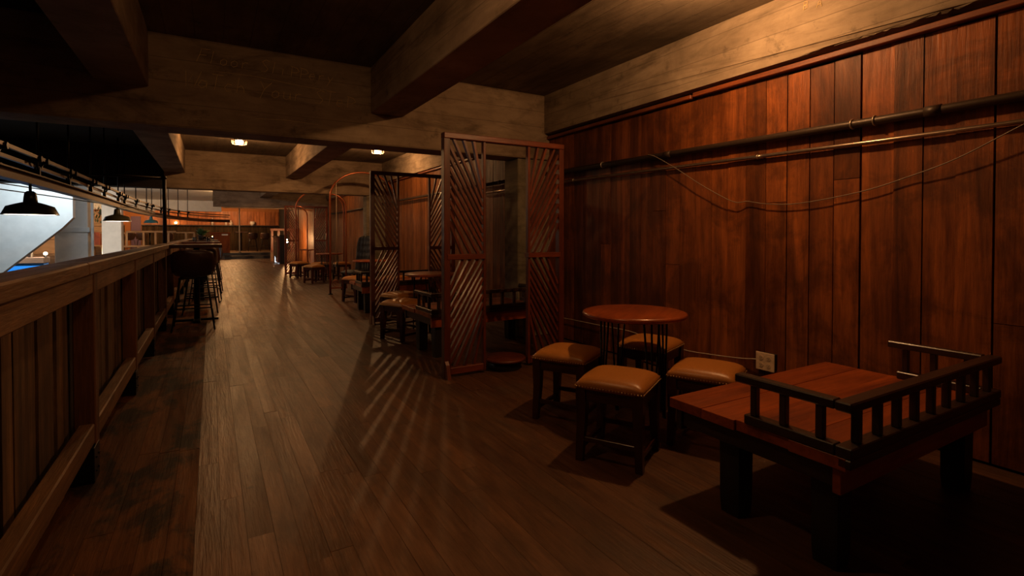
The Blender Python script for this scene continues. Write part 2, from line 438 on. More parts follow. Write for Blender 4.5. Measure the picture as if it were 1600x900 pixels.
# ================================================================== CEILING LAMPS
def ceiling_lamp(x, y, label, power, col=WARM, z=ZC, soft=.035):
    t = thing('ceiling_lamp', label, 'lamp', (x, y, z), 0)
    if z < ZC: MB().tube([(0, 0, -.002), (0, 0, ZC - z)], .02, 8).build('stem', STEEL(), t)
    MB().lathe([(0, 0), (.085, 0), (.085, -.025), (.07, -.04), (0, -.04)], 20).build('base', STEEL(), t)
    MB().lathe([(.055, -.04), (.062, -.06), (.060, -.085), (.04, -.105), (0, -.112)], 16).build('bulb_glass', glow('lamp_glow', (1, .62, .30), 38), t)
    m = MB()
    for j in range(10):
        a = 2 * math.pi * j / 10; c, s = math.cos(a), math.sin(a)
        m.tube([(.115 * c, .115 * s, -.03), (.12 * c, .12 * s, -.07), (.11 * c, .11 * s, -.10)], .003, 5)
    for rr, zz in ((.118, -.05), (.118, -.075), (.11, -.10)):
        m.tube([(rr * math.cos(2 * math.pi * j / 24), rr * math.sin(2 * math.pi * j / 24), zz) for j in range(24)], .003, 5, True)
    m.build('wire_guard', plain('cage_metal', (.55, .45, .35), .4, .6), t)
    point_light('lamp_light', (0, 0, -.16), power, col, soft, t)
    return t
ceiling_lamp(2.75, 2.2, 'caged ceiling lamp over the round table beside the plank wall, just above the picture', P_NEAR)
ceiling_lamp(.42, 1.95, 'caged ceiling lamp over the corridor nearest the viewer, above the picture', P_MID)
ceiling_lamp(.42, 9.9, 'lit caged ceiling lamp left of the two in view, over the corridor', P_BAY, z=2.89)
ceiling_lamp(2.75, 9.75, 'lit caged ceiling lamp seen above the second carved screen', P_BAY * .9, z=2.90, soft=.012)
ceiling_lamp(.48, 15.6, 'caged ceiling lamp over the corridor behind the second girder', P_BAY * .8)
ceiling_lamp(2.6, 15.9, 'caged ceiling lamp over the booths behind the second girder', P_BAY * .6)
ceiling_lamp(.48, 23.0, 'caged ceiling lamp over the far corridor before the step', P_BAY * 1.6)
ceiling_lamp(.9, 32.4, 'caged ceiling lamp over the far platform behind the last beam', P_BAY * 4.5)
ceiling_lamp(-5.8, 28.0, 'added unseen lamp brightening the beige panel, hidden by the white stair wall', P_BAY * 3)  # extra lamp put in to brighten the beige panel, out of view
ceiling_lamp(-3.2, 32.4, 'caged ceiling lamp over the far balcony in front of the orange boards', P_BAY * 4)

# ================================================================== PIPES AND WIRES ON THE WALL
def pipe(name, pts, r, mat, label, couplings, bands=()):
    t = thing(name, label, 'pipe')
    MB().tube(pts, r, 12).build('tube', mat, t)
    for p in couplings:
        MB().tube([(p[0], p[1] - .04, p[2]), (p[0], p[1] + .04, p[2])], r * 1.16, 12).build('coupling', mat, t)
    for p in bands:
        m = MB().tube([(p[0] + r * 1.1 * math.cos(a), p[1], p[2] + r * 1.1 * math.sin(a)) for a in [2 * math.pi * j / 12 for j in range(12)]], .006, 5, True)
        m.box(p[0], XW - .008, p[1] - .012, p[1] + .012, p[2] - .008, p[2] + .008)
        m.build('clamp', plain('galvanised', (.5, .42, .33), .4, .8), t)
    return t
pipe('pipe', [(3.578, -2, 1.963), (3.578, 1.6, 1.958), (3.578, 5.25, 1.993)], .027, plain('dark_pipe', (.055, .035, .024), .45, .3), 'thick dark conduit along the plank wall, upper of the two near pipes',
     [(3.578, 1.32, 1.959), (3.578, 3.3, 1.974)], [(3.578, 1.62, 1.960), (3.578, 1.75, 1.961), (3.578, 4.2, 1.983)])
pipe('pipe', [(3.586, -2, 1.820), (3.586, 1.6, 1.830), (3.586, 5.25, 1.876)], .0135, plain('bare_pipe', (.42, .33, .26), .28, .85), 'thin shiny bare metal conduit along the plank wall, lower of the two near pipes',
     [(3.586, 2.42, 1.838)], [(3.586, 2.42, 1.838), (3.586, 4.72, 1.870)])
pipe('pipe', [(3.55, 5.57, 1.99), (3.55, 12.21, 1.99)], .024, plain('dark_pipe', (.055, .035, .024), .45, .3), 'dark conduit on the fir boards of the second booth bay', [(3.55, 8.2, 1.99)], [(3.55, 6.4, 1.99)])
pipe('pipe', [(3.565, 5.57, 1.872), (3.565, 7.05, 1.872)], .0135, plain('bare_pipe', (.42, .33, .26), .28, .85), 'shiny conduit seen through the opening of the nearest carved screen', [(3.565, 6.2, 1.872)], [(3.565, 6.6, 1.872)])
pipe('pipe', [(3.59, 12.51, 1.96), (3.59, 19.21, 1.96)], .024, plain('dark_pipe', (.055, .035, .024), .45, .3), 'dark conduit on the boards beyond the copper arch', [(3.59, 15, 1.96)], [(3.59, 14, 1.96)])
wp = [(3.602, .4, 2.06), (3.602, .70, 1.92), (3.602, .944, 1.80), (3.602, 1.203, 1.671), (3.602, 1.45, 1.59), (3.602, 1.707, 1.521), (3.602, 2.101, 1.468), (3.602, 2.35, 1.478), (3.602, 2.503, 1.505), (3.602, 2.62, 1.51), (3.602, 2.9, 1.66), (3.602, 3.2, 1.844), (3.602, 3.42, 1.965), (3.58, 3.52, 2.0)]
def smooth_pts(p, k=5):
    p = [Vector(q) for q in p]; out = []
    for i in range(len(p) - 1):
        a, b, c, d = p[max(i - 1, 0)], p[i], p[i + 1], p[min(i + 2, len(p) - 1)]
        for j in range(k):
            t = j / k
            out.append(.5 * ((2 * b) + (c - a) * t + (2 * a - 5 * b + 4 * c - d) * t * t + (3 * b - a - 3 * c + d) * t ** 3))
    return out + [p[-1]]
wp = [(3.548 if i in (0, 1, 2, 10, 11, 12, 13) else (3.565 if i in (3, 9) else 3.585), y, z) for i, (x, y, z) in enumerate(wp)]
tag(MB().tube(smooth_pts(wp), .0035, 6).build('wire', plain('grey_wire', (.20, .15, .11), .5)), 'thin grey wire sagging across the plank wall below the pipes', 'wire')

# outlet and its cord
t = thing('wall_outlet', 'pale four-socket outlet plate on a black box low on the plank wall', 'outlet', (XW, 2.333, .297))
box('back_box', plain('black_plastic', (.01, .01, .01), .5), -.052, .0, -.062, .062, -.06, .06, t, .003)
box('cover_plate', plain('ivory_plate', (.80, .60, .42), .45), -.060, -.052, -.074, .074, -.067, .067, t, .003)
for sy in (-1, 1):
    for sz in (-1, 1):
        c = Vector((-.060, sy * .029, sz * .027))
        m = MB().tube([c, c + Vector((-.003, 0, 0))], .017, 16)
        so = m.build('socket', plain('ivory_socket', (.70, .52, .36), .5), t)
        m = MB()
        for dy in (-.006, .006): m.box(c.x - .0036, c.x - .003, c.y + dy - .0012, c.y + dy + .0012, c.z - .001, c.z + .008)
        m.tube([c + Vector((-.003, 0, -.006)), c + Vector((-.0036, 0, -.006))], .0028, 8)
        m.build('slots', plain('black_plastic', (.01, .01, .01), .5), so)
cp = [(3.57, 2.41, .30), (3.59, 2.58, .27), (3.59, 2.85, .245), (3.59, 3.12, .23), (3.59, 3.5, .25), (3.59, 3.8, .283), (3.59, 4.28, .272), (3.59, 4.92, .258), (3.59, 5.2, .24)]
tag(MB().tube(smooth_pts(cp), .0045, 6).build('power_cord', plain('white_cord', (.55, .45, .36), .5)), 'thin white cord running along the wall from the outlet behind the stools', 'cord')

# ================================================================== BENCHES WITH SPINDLE GALLERY
def make_bench(loc, rz, label):
    t = thing('gallery_bench', label, 'bench', loc, rz, 'low plank benches with spindle galleries')
    hx, hy = .685, .40
    ys = [-.40, -.192, .045, .215, .40]
    for j, (a, b) in enumerate(zip(ys, ys[1:])):
        box('top_plank', W_top('x'), -hx + (.012 if j == 1 else 0), hx, a + .0008, b - .0008, .415, .46 - (.0015 if j == 2 else 0), t, .0012)
    for y0 in (-.375, .345): box('apron', W_dark('x') if y0 > 0 else W_top('x'), -hx + .02, hx - .02, y0, y0 + .03, .315, .413, t, .002)
    for x0 in (-.655, .625): box('apron', W_dark('y'), x0, x0 + .03, -.343, .343, .335, .413, t, .002)
    for sx in (-1, 1):
        for yy in (-.29, .12):
            m = MB().loft([[(sx * .565 + dx, yy + dy, z) for dx, dy in ((-q, -q), (q, -q), (q, q), (-q, q))] for z, q in ((0, .043), (.06, .047), (.413, .05))], False)
            m.build('leg', W_black('z'), t)
    g = W_dark
    box('base_rail', g('x'), -hx, hx, -.42, -.362, .461, .50, t, .004)
    box('base_rail', g('x'), -hx, hx, -.418, -.372, .425, .459, t, .004)
    box('gallery_rail', g('x'), -hx - .005, hx + .005, -.42, -.362, .625, .66, t, .005)
    for sx in (-1, 1):
        a, b = sorted((sx * (hx), sx * (hx - .05)))
        box('base_rail', g('y'), a, b, -.360, .0, .461, .50, t, .004)
        box('gallery_rail', g('y'), a, b, -.360, .045, .625, .66, t, .005)
        for yy in (-.30, -.16, -.035):
            box('spindle', g('z'), sx * (hx - .025) - .014, sx * (hx - .025) + .014, yy - .014, yy + .014, .50, .625, t, .003)
    for j in range(9):
        xx = -hx + .09 + j * .149
        box('spindle', g('z'), xx - .015, xx + .015, -.405, -.377, .50, .625, t, .003)
    return t
bench = make_bench((2.595, 1.345, 0), 0, 'nearest low reddish plank bench with a dark spindle gallery, right foreground')
dup(bench, (2.535, 5.19, 0), R(2), 'low plank bench with a spindle gallery just behind the nearest carved screen')
dup(bench, (2.70, 8.50, 0), 0, 'low plank bench with a spindle gallery behind the second carved screen')

# ================================================================== STOOLS
def cushion(hx, hy, z0, h, n=14):
    m = MB(); V = []
    for i in range(n + 1):
        row = []
        for j in range(n + 1):
            u = -1 + 2 * i / n; v = -1 + 2 * j / n
            u2 = math.copysign(abs(u) ** .75, u); v2 = math.copysign(abs(v) ** .75, v)
            zz = z0 + h * (max(0, (1 - abs(u2) ** 4.2) * (1 - abs(v2) ** 4.2))) ** .5 * (.86 + .14 * (1 - u2 * u2 * .5 - v2 * v2 * .5))
            sq = 1 - .035 * (u2 * u2 * v2 * v2)
            row.append(m.bm.verts.new((hx * u2 * sq, hy * v2 * sq, zz)))
        V.append(row)
    for i in range(n):
        for j in range(n):
            f = m.bm.faces.new((V[i][j], V[i + 1][j], V[i + 1][j + 1], V[i][j + 1])); f.smooth = True
    per = [V[i][0] for i in range(n + 1)] + [V[n][j] for j in range(1, n + 1)] + [V[i][n] for i in range(n - 1, -1, -1)] + [V[0][j] for j in range(n - 1, 0, -1)]
    low = [m.bm.verts.new((v.co.x * .985, v.co.y * .985, z0 - .028)) for v in per]
    for i in range(len(per)):
        k2 = (i + 1) % len(per); f = m.bm.faces.new((per[i], per[k2], low[k2], low[i])); f.smooth = True
    m.bm.faces.new(low)
    return m
LEATHER = plain('tan_leather', (.46, .175, .034), .36, 0, .12, 120, vary=.08)
def make_stool(loc, rz, label):
    t = thing('leather_stool', label, 'stool', loc, rz, 'square leather stools')
    cushion(.193, .193, .430, .046).build('seat', LEATHER, t)
    m = MB()
    for j in range(22):
        a = -.18 + .36 * j / 21
        for s in (-1, 1):
            m.blob((a, s * .1915, .413), .0058, 1, (1, .6, 1)); m.blob((s * .1915, a, .413), .0058, 1, (.6, 1, 1))
    m.build('nailhead_trim', plain('brass_nail', (.75, .5, .22), .28, .9), t, kind='stuff')
    mz = W_mahog('z')
    for sx in (-1, 1):
        for sy in (-1, 1):
            secs = []
            for z, c, q in ((0, .168, .019), (.10, .164, .021), (.22, .158, .024), (.33, .158, .028), (.404, .160, .027)):
                secs.append([(sx * c + dx, sy * c + dy, z) for dx, dy in ((-q, -q), (q, -q), (q, q), (-q, q))])
            MB().loft(secs, False).build('leg', mz, t)
    for s in (-1, 1):
        box('apron', W_mahog('x'), -.133, .133, s * .165 - .011, s * .165 + .011, .335, .404, t, .002)
        box('apron', W_mahog('y'), s * .165 - .011, s * .165 + .011, -.133, .133, .335, .404, t, .002)
        box('stretcher', W_mahog('x'), -.145, .145, s * .165 - .010, s * .165 + .010, .058, .085, t, .002)
        box('stretcher', W_mahog('y'), s * .165 - .010, s * .165 + .010, -.145, .145, .108, .135, t, .002)
    return t
stool = make_stool((1.985, 2.185, 0), R(30), 'nearest tan leather stool with nailhead trim, in front of the round table')
for x, y, r, lab in (
    (2.125, 2.845, 30, 'tan leather stool left of the round table, half shaded, beside the nearest screen'),
    (2.575, 2.06, 26, 'tan leather stool right of the round table, beside the near bench'),
    (2.86, 2.80, 22, 'leather stool behind the round table against the plank wall'),
    (1.98, 5.98, 26, 'front leather stool of the two beside the second bench'),
    (2.20, 6.76, 24, 'rear leather stool beside the second table, before the second screen'),
    (2.33, 9.72, 28, 'leather stool left of the third table, behind the second screen'),
    (2.98, 9.42, 20, 'leather stool between the third bench and the third table'),
    (2.27, 13.95, 26, 'leather stool in front of the fourth round table, beyond the first copper arch'),
    (2.62, 15.05, 20, 'leather stool behind the fourth round table, beyond the first copper arch'),
    (2.16, 15.75, 28, 'leather stool beside the post of the second copper arch'),
    (3.17, 14.9, 10, 'leather stool by the wall, seen through the first copper arch')):
    dup(stool, (x, y, 0), R(r), lab)

# ================================================================== ROUND TABLES ON HAIRPIN LEGS
def make_table(loc, rz, label):
    t = thing('round_table', label, 'table', loc, rz, 'round hairpin tables')
    MB().lathe([(0, .705), (.32, .705), (.336, .711), (.342, .722), (.336, .735), (.322, .74), (0, .74)], 48).build('tabletop',
        wood('table_top', (.28, .048, .009), (.48, .108, .020), 'x', .3, 6, 'object', .1, .1, coat=.4, stain=.0), t)
    for j in range(4):
        a = R(45 + 90 * j); c, s = math.cos(a), math.sin(a)
        m = MB(); P = lambda r, tt, z: (r * c - tt * s, r * s + tt * c, z)
        for off in (-.055, 0.0, .055):
            m.tube([P(.215, off, .703), P(.225, off * .45, .3), P(.232, off * .14, .012)], .0065, 6)
        m.tube([P(.232, -.012, .007), P(.232, .012, .007)], .009, 6)
        l = m.build('hairpin_leg', STEEL(), t)
        MB().box(.17, .255, -.075, .075, .700, .7045, M=Matrix.Rotation(a, 4, 'Z')).build('mounting_plate', STEEL(), l)
    return t
table = make_table((2.42, 2.52, 0), R(31), 'nearest round red-brown table on black hairpin legs among the stools')
dup(table, (2.50, 6.38, 0), R(20), 'round hairpin table in the second booth, behind the nearest screen')
dup(table, (2.72, 10.2, 0), R(10), 'round hairpin table in the third booth, behind the second screen')
dup(table, (2.75, 14.45, 0), R(10), 'round hairpin table in the fourth booth, beyond the first copper arch')
dup(table, (2.85, 18.6, 0), R(40), 'round hairpin table farthest away, behind the third screen')

# low round plinth in the opening of the near screen
t = thing('round_plinth', 'low round red-brown plinth on the floor in the opening of the nearest screen', 'plinth', (2.36, 4.16, 0))
MB().lathe([(0, .075), (.18, .075), (.196, .083), (.20, .095), (.192, .105), (0, .108)], 40).build('top_disc', W_red('x'), t)
MB().lathe([(0, 0), (.15, 0), (.155, .01), (.155, .074), (0, .074)], 32).build('base', W_black('z'), t)

# ================================================================== CARVED SLAT SCREENS
def make_screen(loc, label, W=1.27, H=2.13):
    t = thing('slat_screen', label, 'screen', loc, 0, 'standing slat screens with an open middle')
    pw, dp = .058, .034
    for x0 in (0, W - pw): box('post', W_red('z'), x0, x0 + pw, -dp, dp, .0, H - .05, t, .004)
    box('top_rail', W_red('x'), 0, W, -dp - .004, dp + .004, H - .05, H, t, .005)
    for x0 in (.385, W - .385 - .026): box('stile', W_red('z'), x0, x0 + .026, -.022, .022, .02, H - .05, t, .003)
    for side in (0, 1):
        xa, xb = (pw, .385) if side == 0 else (W - .385, W - pw)
        box('mid_rail', W_red('x'), xa - .03, xb + .015, -dp - .006, dp + .006, 1.028, 1.075, t, .004)
        box('bottom_rail', W_red('x'), xa, xb, -.028, .028, .025, .085, t, .004)
        for lo, hi, up in ((1.075, H - .05, True), (.085, 1.028, False)):
            ww, hh = xb - xa, hi - lo; n = 11
            for i in range(n):
                q = i / (n - 1)
                # upper ends walk along the top rail then down the outer post; lower ends down the stile then along the rail
                s = q * (.72 * ww + .72 * hh)
                A = (.72 * ww - s, hh) if s < .72 * ww else (0, hh - (s - .72 * ww))
                s2 = q * (.58 * hh + .62 * ww)
                B = (ww, .58 * hh - s2) if s2 < .58 * hh else (ww - (s2 - .58 * hh), 0)
                if not up: A, B = (A[0], hh - A[1]), (B[0], hh - B[1])
                if side == 1: A, B = (ww - A[0], A[1]), (ww - B[0], B[1])
                MB().bar((xa + A[0], 0, lo + A[1]), (xa + B[0], 0, lo + B[1]), .021, .036).build('slat', W_red('z'), t)
    for x0 in (.0, W):
        s = 1 if x0 == 0 else -1
        m = MB().prism([(-.10, 0), (-dp - .001, 0), (-dp - .001, .15), (-.06, .12)], 'x', x0 + s * .004, x0 + s * .036)
        m.build('foot', W_red('z'), t)
        m = MB().prism([(.10, 0), (dp + .001, 0), (dp + .001, .15), (.06, .12)], 'x', x0 + s * .004, x0 + s * .036)
        m.build('foot', W_red('z'), t)
    return t
screen = make_screen((1.725, 4.125, 0), 'nearest tall red-brown screen of slanted slats with an open middle')
dup(screen, (1.90, 7.13, 0), 0, 'second tall slat screen, darker against the light, behind the second table')
dup(screen, (1.93, 17.1, 0), 0, 'third tall slat screen far down the room, with a lamp glowing behind its slats')

# ================================================================== COPPER ARCHES
COPPER = lambda: plain('copper_tube', (.30, .085, .035), .3, .55)
def make_arch(loc, label):
    t = thing('arch_frame', label, 'arch', loc, 0, 'copper tube arches over the booths')
    pts = [(0, 0, .02), (0, 0, 1.0), (0, 0, 2.02)]
    for j in range(1, 17):
        a = math.pi - math.pi * j / 16; pts.append((.69 + .69 * math.cos(a), 0, 2.02 + .55 * math.sin(a)))
    pts += [(1.38, 0, 1.0), (1.38, 0, .02)]
    MB().tube(pts, .021, 10).build('arch_tube', COPPER(), t)
    ip = [(0.02, 0, 2.08)] + [(.02 + .30 * math.sin(R(a)), 0, 1.80 + .28 * math.cos(R(a))) for a in range(10, 91, 10)] + [(.32, 0, 1.0), (.32, 0, .12)]
    MB().tube(ip, .017, 8).build('side_loop', COPPER(), t)
    MB().bar((0, 0, .13), (.34, 0, .13), .03, .03).build('foot_rail', COPPER(), t)
    sp = []
    for j in range(30):
        a = j * .42; r = .008 + .0042 * j * .62; sp.append((.11 + r * math.cos(a), 0, .235 + r * math.sin(a)))
    MB().tube(sp, .008, 6).build('scroll', COPPER(), t)
    for xx in (0, 1.38): box('foot_plate', STEEL(), xx - .04, xx + .04, -.04, .04, 0, .018, t)
    return t
arch = make_arch((2.12, 11.07, 0), 'nearer copper tube arch with a scroll foot and a hanging cord')
dup(arch, (2.15, 16.3, 0), 0, 'farther copper tube arch in front of the third screen')
m = MB().tube([(2.24, 11.03, 2.33), (2.24, 11.03, 1.5), (2.243, 11.03, .66)], .006, 6)
cordt = m.build('pull_cord', plain('pale_cord', (.40, .30, .21), .6)); tag(cordt, 'pale cord hanging straight down from the nearer copper arch', 'cord')
MB().tube([(2.243, 11.03, .66), (2.243, 11.03, .58)], .011, 8).build('cord_weight', STEEL(), cordt)

# tufted black chair by the wall
t = thing('tufted_chair', 'black tufted high-back chair against the wall in the third booth', 'chair', (2.80, 11.7, 0), R(-70))
m = MB(); nx, nz = 15, 22; F = []; B = []
for i in range(nx + 1):
    fr, br = [], []
    for j in range(nz + 1):
        u = -1 + 2 * i / nx; v = j / nz
        wdt = .27 * (1 - .18 * max(0, v - .75) ** 1 * 4 * abs(u)); x = wdt * u; z = .42 + .80 * v - .05 * max(0, v - .8) * 5 * u * u
        y = .20 + .08 * v + .04 * (1 - u * u); p = math.sin((i + (j % 2)) * math.pi / 2)
        puff = .022 * abs(math.sin(i * math.pi / 3)) * abs(math.sin(j * math.pi / 3.7))
        fr.append(m.bm.verts.new((x, y - .06 - puff, z))); br.append(m.bm.verts.new((x, y + .03 + puff, z)))
    F.append(fr); B.append(br)
for i in range(nx):
    for j in range(nz):
        for A in (F, B):
            f = m.bm.faces.new((A[i][j], A[i + 1][j], A[i + 1][j + 1], A[i][j + 1])); f.smooth = True
for i in range(nx):
    m.bm.faces.new((F[i][0], F[i + 1][0], B[i + 1][0], B[i][0])); m.bm.faces.new((F[i][nz], F[i + 1][nz], B[i + 1][nz], B[i][nz]))
for j in range(nz):
    m.bm.faces.new((F[0][j], F[0][j + 1], B[0][j + 1], B[0][j])); m.bm.faces.new((F[nx][j], F[nx][j + 1], B[nx][j + 1], B[nx][j]))
BLK = plain('black_leather', (.011, .009, .008), .5, 0, .05)
m.build('backrest', BLK, t)
cushion(.26, .25, .40, .06, 10).build('seat', BLK, t)
for sx in (-1, 1):
    for sy in (-1, 1): MB().tube([(sx * .22, sy * .2, .37), (sx * .24, sy * .22, 0)], [.022, .014], 8).build('leg', W_black('z'), t)

# ================================================================== NEAR BALUSTRADE
t = thing('timber_balustrade', 'heavy timber balustrade of rough upright slabs along the left side', 'railing', (0, 0, 0))
Y0, Y1 = -1.9, 19.1
ys = [Y0, .9, 3.1, 6.2, 9.3, 12.4, 15.6, Y1]
for a, b in zip(ys, ys[1:]): box('cap', W_rail('y'), -.645, -.50, a + .002, b - .002, 1.052, 1.115, t, .008)
py = [-1.5, .08, 1.72] + [3.33 + 1.575 * i for i in range(10)]
py = [-1.4, .17, 1.75, 3.33, 4.965, 6.43, 8.04, 9.6, 11.2, 12.8, 14.4, 16.0, 17.6, 19.0]
for a in py:
    p = box('post', wood('post_timber', (.10, .036, .012), (.20, .075, .026), 'z', .5, 9, 'world', .2, .3), -.605, -.515, a - .02, a + .07, .18, 1.05, t, .005)
    b = box('post_shoe', STEEL(), -.60, -.515, a - .07, a + .065, 0, .178, p, .003)
    for dz in (.05, .12):
        for dy in (-.03, .03): MB().blob((-.5145, a + dy, dz), .007, 1).build('bolt', STEEL(), p) if a < 9 else None
for a, b in zip(py, py[1:]):
    box('top_rail', W_rail('y'), -.575, -.520, a + .072, b - .022, .952, 1.05, t, .006)
    box('bottom_rail', W_rail('y'), -.585, -.520, a + .072, b - .022, .190, .290, t, .006)
y = Y0
while y < Y1:
    wd = random.uniform(.06, .15); xo = random.uniform(-.014, .006); n = 9
    L = []; Rr = []
    w1 = random.uniform(0, .012)
    for j in range(n + 1):
        z = .0 + 1.048 * j / n
        L.append((y + random.uniform(0, w1), z)); Rr.append((y + wd - random.uniform(0, w1), z))
    m = MB().prism(L + Rr[::-1], 'x', -.650 + xo, -.615 + xo)
    for f in m.bm.faces: f.smooth = False
    m.build('slab_baluster', W_slab(), t)
    y += wd + random.choice((.004, .006, .01, .02))

# ================================================================== BAR TABLES AND STOOLS ALONG THE BALUSTRADE
def make_bar_table(loc, label):
    t = thing('bar_table', label, 'table', loc, 0, 'tall bar tables along the balustrade')
    box('tabletop', W_mahog('x'), -.31, .32, -.36, .36, 1.06, 1.105, t, .006)
    MB().tube([(0, 0, .03), (0, 0, 1.05)], .038, 14).build('column', STEEL(), t)
    MB().lathe([(0, 1.05), (.12, 1.05), (.12, 1.0595), (0, 1.0595)], 20).build('top_plate', STEEL(), t)
    m = MB().box(-.27, .27, -.045, .045, 0, .028, .004); m.box(-.045, .045, -.27, .27, .001, .03, .004)
    m.build('cross_base', STEEL(), t); return t
bt = make_bar_table((-.19, 8.72, 0), 'nearest tall dark bar table beside the balustrade')
dup(bt, (-.17, 11.7, 0), 0, 'second tall bar table along the balustrade')
dup(bt, (-.17, 15.2, 0), 0, 'third tall bar table along the balustrade, carrying the potted plant')
def make_bar_stool(loc, rz, label):
    t = thing('bar_stool', label, 'stool', loc, rz, 'bucket bar stools')
    m = MB(); nu, nv = 12, 14; V = []
    for i in range(nu + 1):
        u = -1 + 2 * i / nu; row = []
        for j in range(nv + 1):
            v = j / nv
            if v < .5:
                q = v / .5; y = .20 - .38 * q; z = .70 - .02 * math.sin(q * math.pi) + .05 * abs(u) ** 3
                x = (.20 + .035 * q) * u
            else:
                q = (v - .5) / .5; y = -.18 - .075 * math.sin(q * 1.5) + .13 * u * u * (1 - .35 * q); z = .70 + .345 * q - .03 * q * abs(u) ** 4 + .05 * abs(u) ** 3 * (1 - q)
                x = (.235 + .018 * math.sin(q * math.pi) - .01 * q) * u
            row.append(m.bm.verts.new((x, y, z)))
        V.append(row)
    for i in range(nu):
        for j in range(nv):
            f = m.bm.faces.new((V[i][j], V[i + 1][j], V[i + 1][j + 1], V[i][j + 1])); f.smooth = True
    bmesh.ops.recalc_face_normals(m.bm, faces=m.bm.faces[:])
    bmesh.ops.solidify(m.bm, geom=m.bm.faces[:], thickness=.022)
    m.build('bucket_seat', plain('brown_leather', (.052, .021, .011), .42, 0, .1, 90), t)
    st = STEEL()
    for sx in (-1, 1):
        for sy in (-1, 1):
            MB().tube([(sx * .15, sy * .13 - .01, .685), (sx * .235, sy * .22 - .01, .012)], .0095, 8).build('leg', st, t)
        MB().tube([(sx * .237, -.245, .011), (sx * .237, .225, .011)], .0095, 8).build('runner', st, t)
        MB().tube([(sx * .207, -.19, .25), (sx * .207, .17, .25)], .008, 8).build('footrest', st, t)
    for sy in (-1, 1): MB().tube([(-.202, sy * .178 - .01, .29), (.202, sy * .178 - .01, .29)], .009, 8).build('footrest', st, t)
    MB().tube([(-.16, .12, .675), (.16, .12, .675), (.16, -.14, .675), (-.16, -.14, .675)], .009, 8, True).build('seat_ring', st, t)
    return t
bs = make_bar_stool((-.21, 7.98, 0), 0, 'nearest brown bucket bar stool, its back to the viewer')
dup(bs, (-.16, 9.55, 0), R(180), 'bucket bar stool on the far side of the nearest bar table')
dup(bs, (-.10, 10.95, 0), R(-6), 'bucket bar stool in front of the second bar table')
dup(bs, (-.05, 12.6, 0), R(176), 'bucket bar stool behind the second bar table')
dup(bs, (-.05, 14.4, 0), R(-8), 'bucket bar stool in front of the third bar table')
dup(bs, (-.02, 16.1, 0), R(172), 'bucket bar stool behind the third bar table')

# plant and glasses on the third table
t = thing('potted_plant', 'leafy green potted plant on the third bar table', 'plant', (-.22, 15.22, 1.105))
MB().lathe([(0, 0), (.06, 0), (.08, .11), (.085, .12), (.07, .12), (.065, .10), (0, .10)], 16).build('pot', plain('dark_pot', (.03, .02, .015), .5), t)
m = MB()
for j in range(60):
    a = random.uniform(0, 6.28); el = random.uniform(.35, 1.45); L = random.uniform(.10, .30)
    d = Vector((math.cos(a) * math.cos(el), math.sin(a) * math.cos(el), math.sin(el)))
    s = Vector((-math.sin(a), math.cos(a), 0)) * random.uniform(.018, .03)
    p0 = Vector((0, 0, .10)); p1 = p0 + d * L * .6; p2 = p0 + d * L + Vector((0, 0, -.05))
    vs = [m.bm.verts.new(q) for q in (p0, p1 + s, p2, p1 - s)]
    m.bm.faces.new(vs)
m.build('foliage', plain('leaf_green', (.035, .075, .018), .5), t, kind='stuff')
def glass_cup(x, y, z, label):
    o = MB().lathe([(0, 0), (.03, 0), (.036, .09), (.033, .09), (.028, .008), (0, .008)], 16).build('drinking_glass', glassy('clear_glass', (.95, .95, .95)), None, (x, y, z)); tag(o, label, 'glass', 'glasses on the bar tables')
glass_cup(-.28, 11.45, 1.105, 'clear glass at the left end of the second bar table')
glass_cup(-.05, 11.55, 1.105, 'clear glass near the right end of the second bar table')
glass_cup(-.15, 14.95, 1.105, 'clear glass in front of the plant on the third bar table')
t = thing('candle_lamp', 'small glowing candle beside the plant on the third bar table', 'candle', (.02, 15.15, 1.105))
MB().lathe([(0, 0), (.035, 0), (.035, .08), (.031, .08), (.031, .01), (0, .01)], 14).build('glass_cup', glassy('clear_glass', (.95, .95, .95)), t)
MB().lathe([(0, .012), (.024, .012), (.024, .05), (0, .05)], 12).build('wax', plain('wax', (.7, .5, .3), .5), t)
MB().lathe([(0, .055), (.008, .065), (.006, .08), (0, .098)], 8).build('flame', glow('flame', (1, .55, .2), 90), t)
point_light('candle_light', (0, 0, .12), 1.2, WARM2, .01, t)

# ================================================================== OVERHEAD RAIL AND PENDANTS
t = thing('overhead_rail', 'long curved iron track hung on rods from the ceiling over the balustrade', 'track')
ctl = [(-1.72, -.5), (-1.66, 2.0), (-1.50, 4.2), (-1.43, 5.76), (-1.40, 7.45), (-1.38, 9.37), (-1.36, 13.5), (-1.10, 17.4), (-.72, 19.6), (-.2, 21.4), (.6, 22.3)]
path = smooth_pts([(a, b, 0) for a, b in ctl], 6)
def sweep(sec):
    m = MB(); rings = []
    for i, p in enumerate(path):
        d = (path[min(i + 1, len(path) - 1)] - path[max(i - 1, 0)]).normalized(); nrm = Vector((d.y, -d.x, 0))
        rings.append([m.bm.verts.new(p + nrm * a + Vector((0, 0, b))) for a, b in sec])
    n = len(sec)
    for A, B in zip(rings, rings[1:]):
        for j in range(n): m.bm.faces.new((A[j], A[(j + 1) % n], B[(j + 1) % n], B[j]))
    m.bm.faces.new(rings[0][::-1]); m.bm.faces.new(rings[-1]); return m
RUST = plain('brown_iron', (.10, .055, .032), .45, .35, .15)
sweep([(-.045, 1.70), (.045, 1.70), (.045, 1.712), (.008, 1.716), (.008, 1.784), (.045, 1.788), (.045, 1.80), (-.045, 1.80), (-.045, 1.788), (-.008, 1.784), (-.008, 1.716), (-.045, 1.712)]).build('beam', RUST, t)
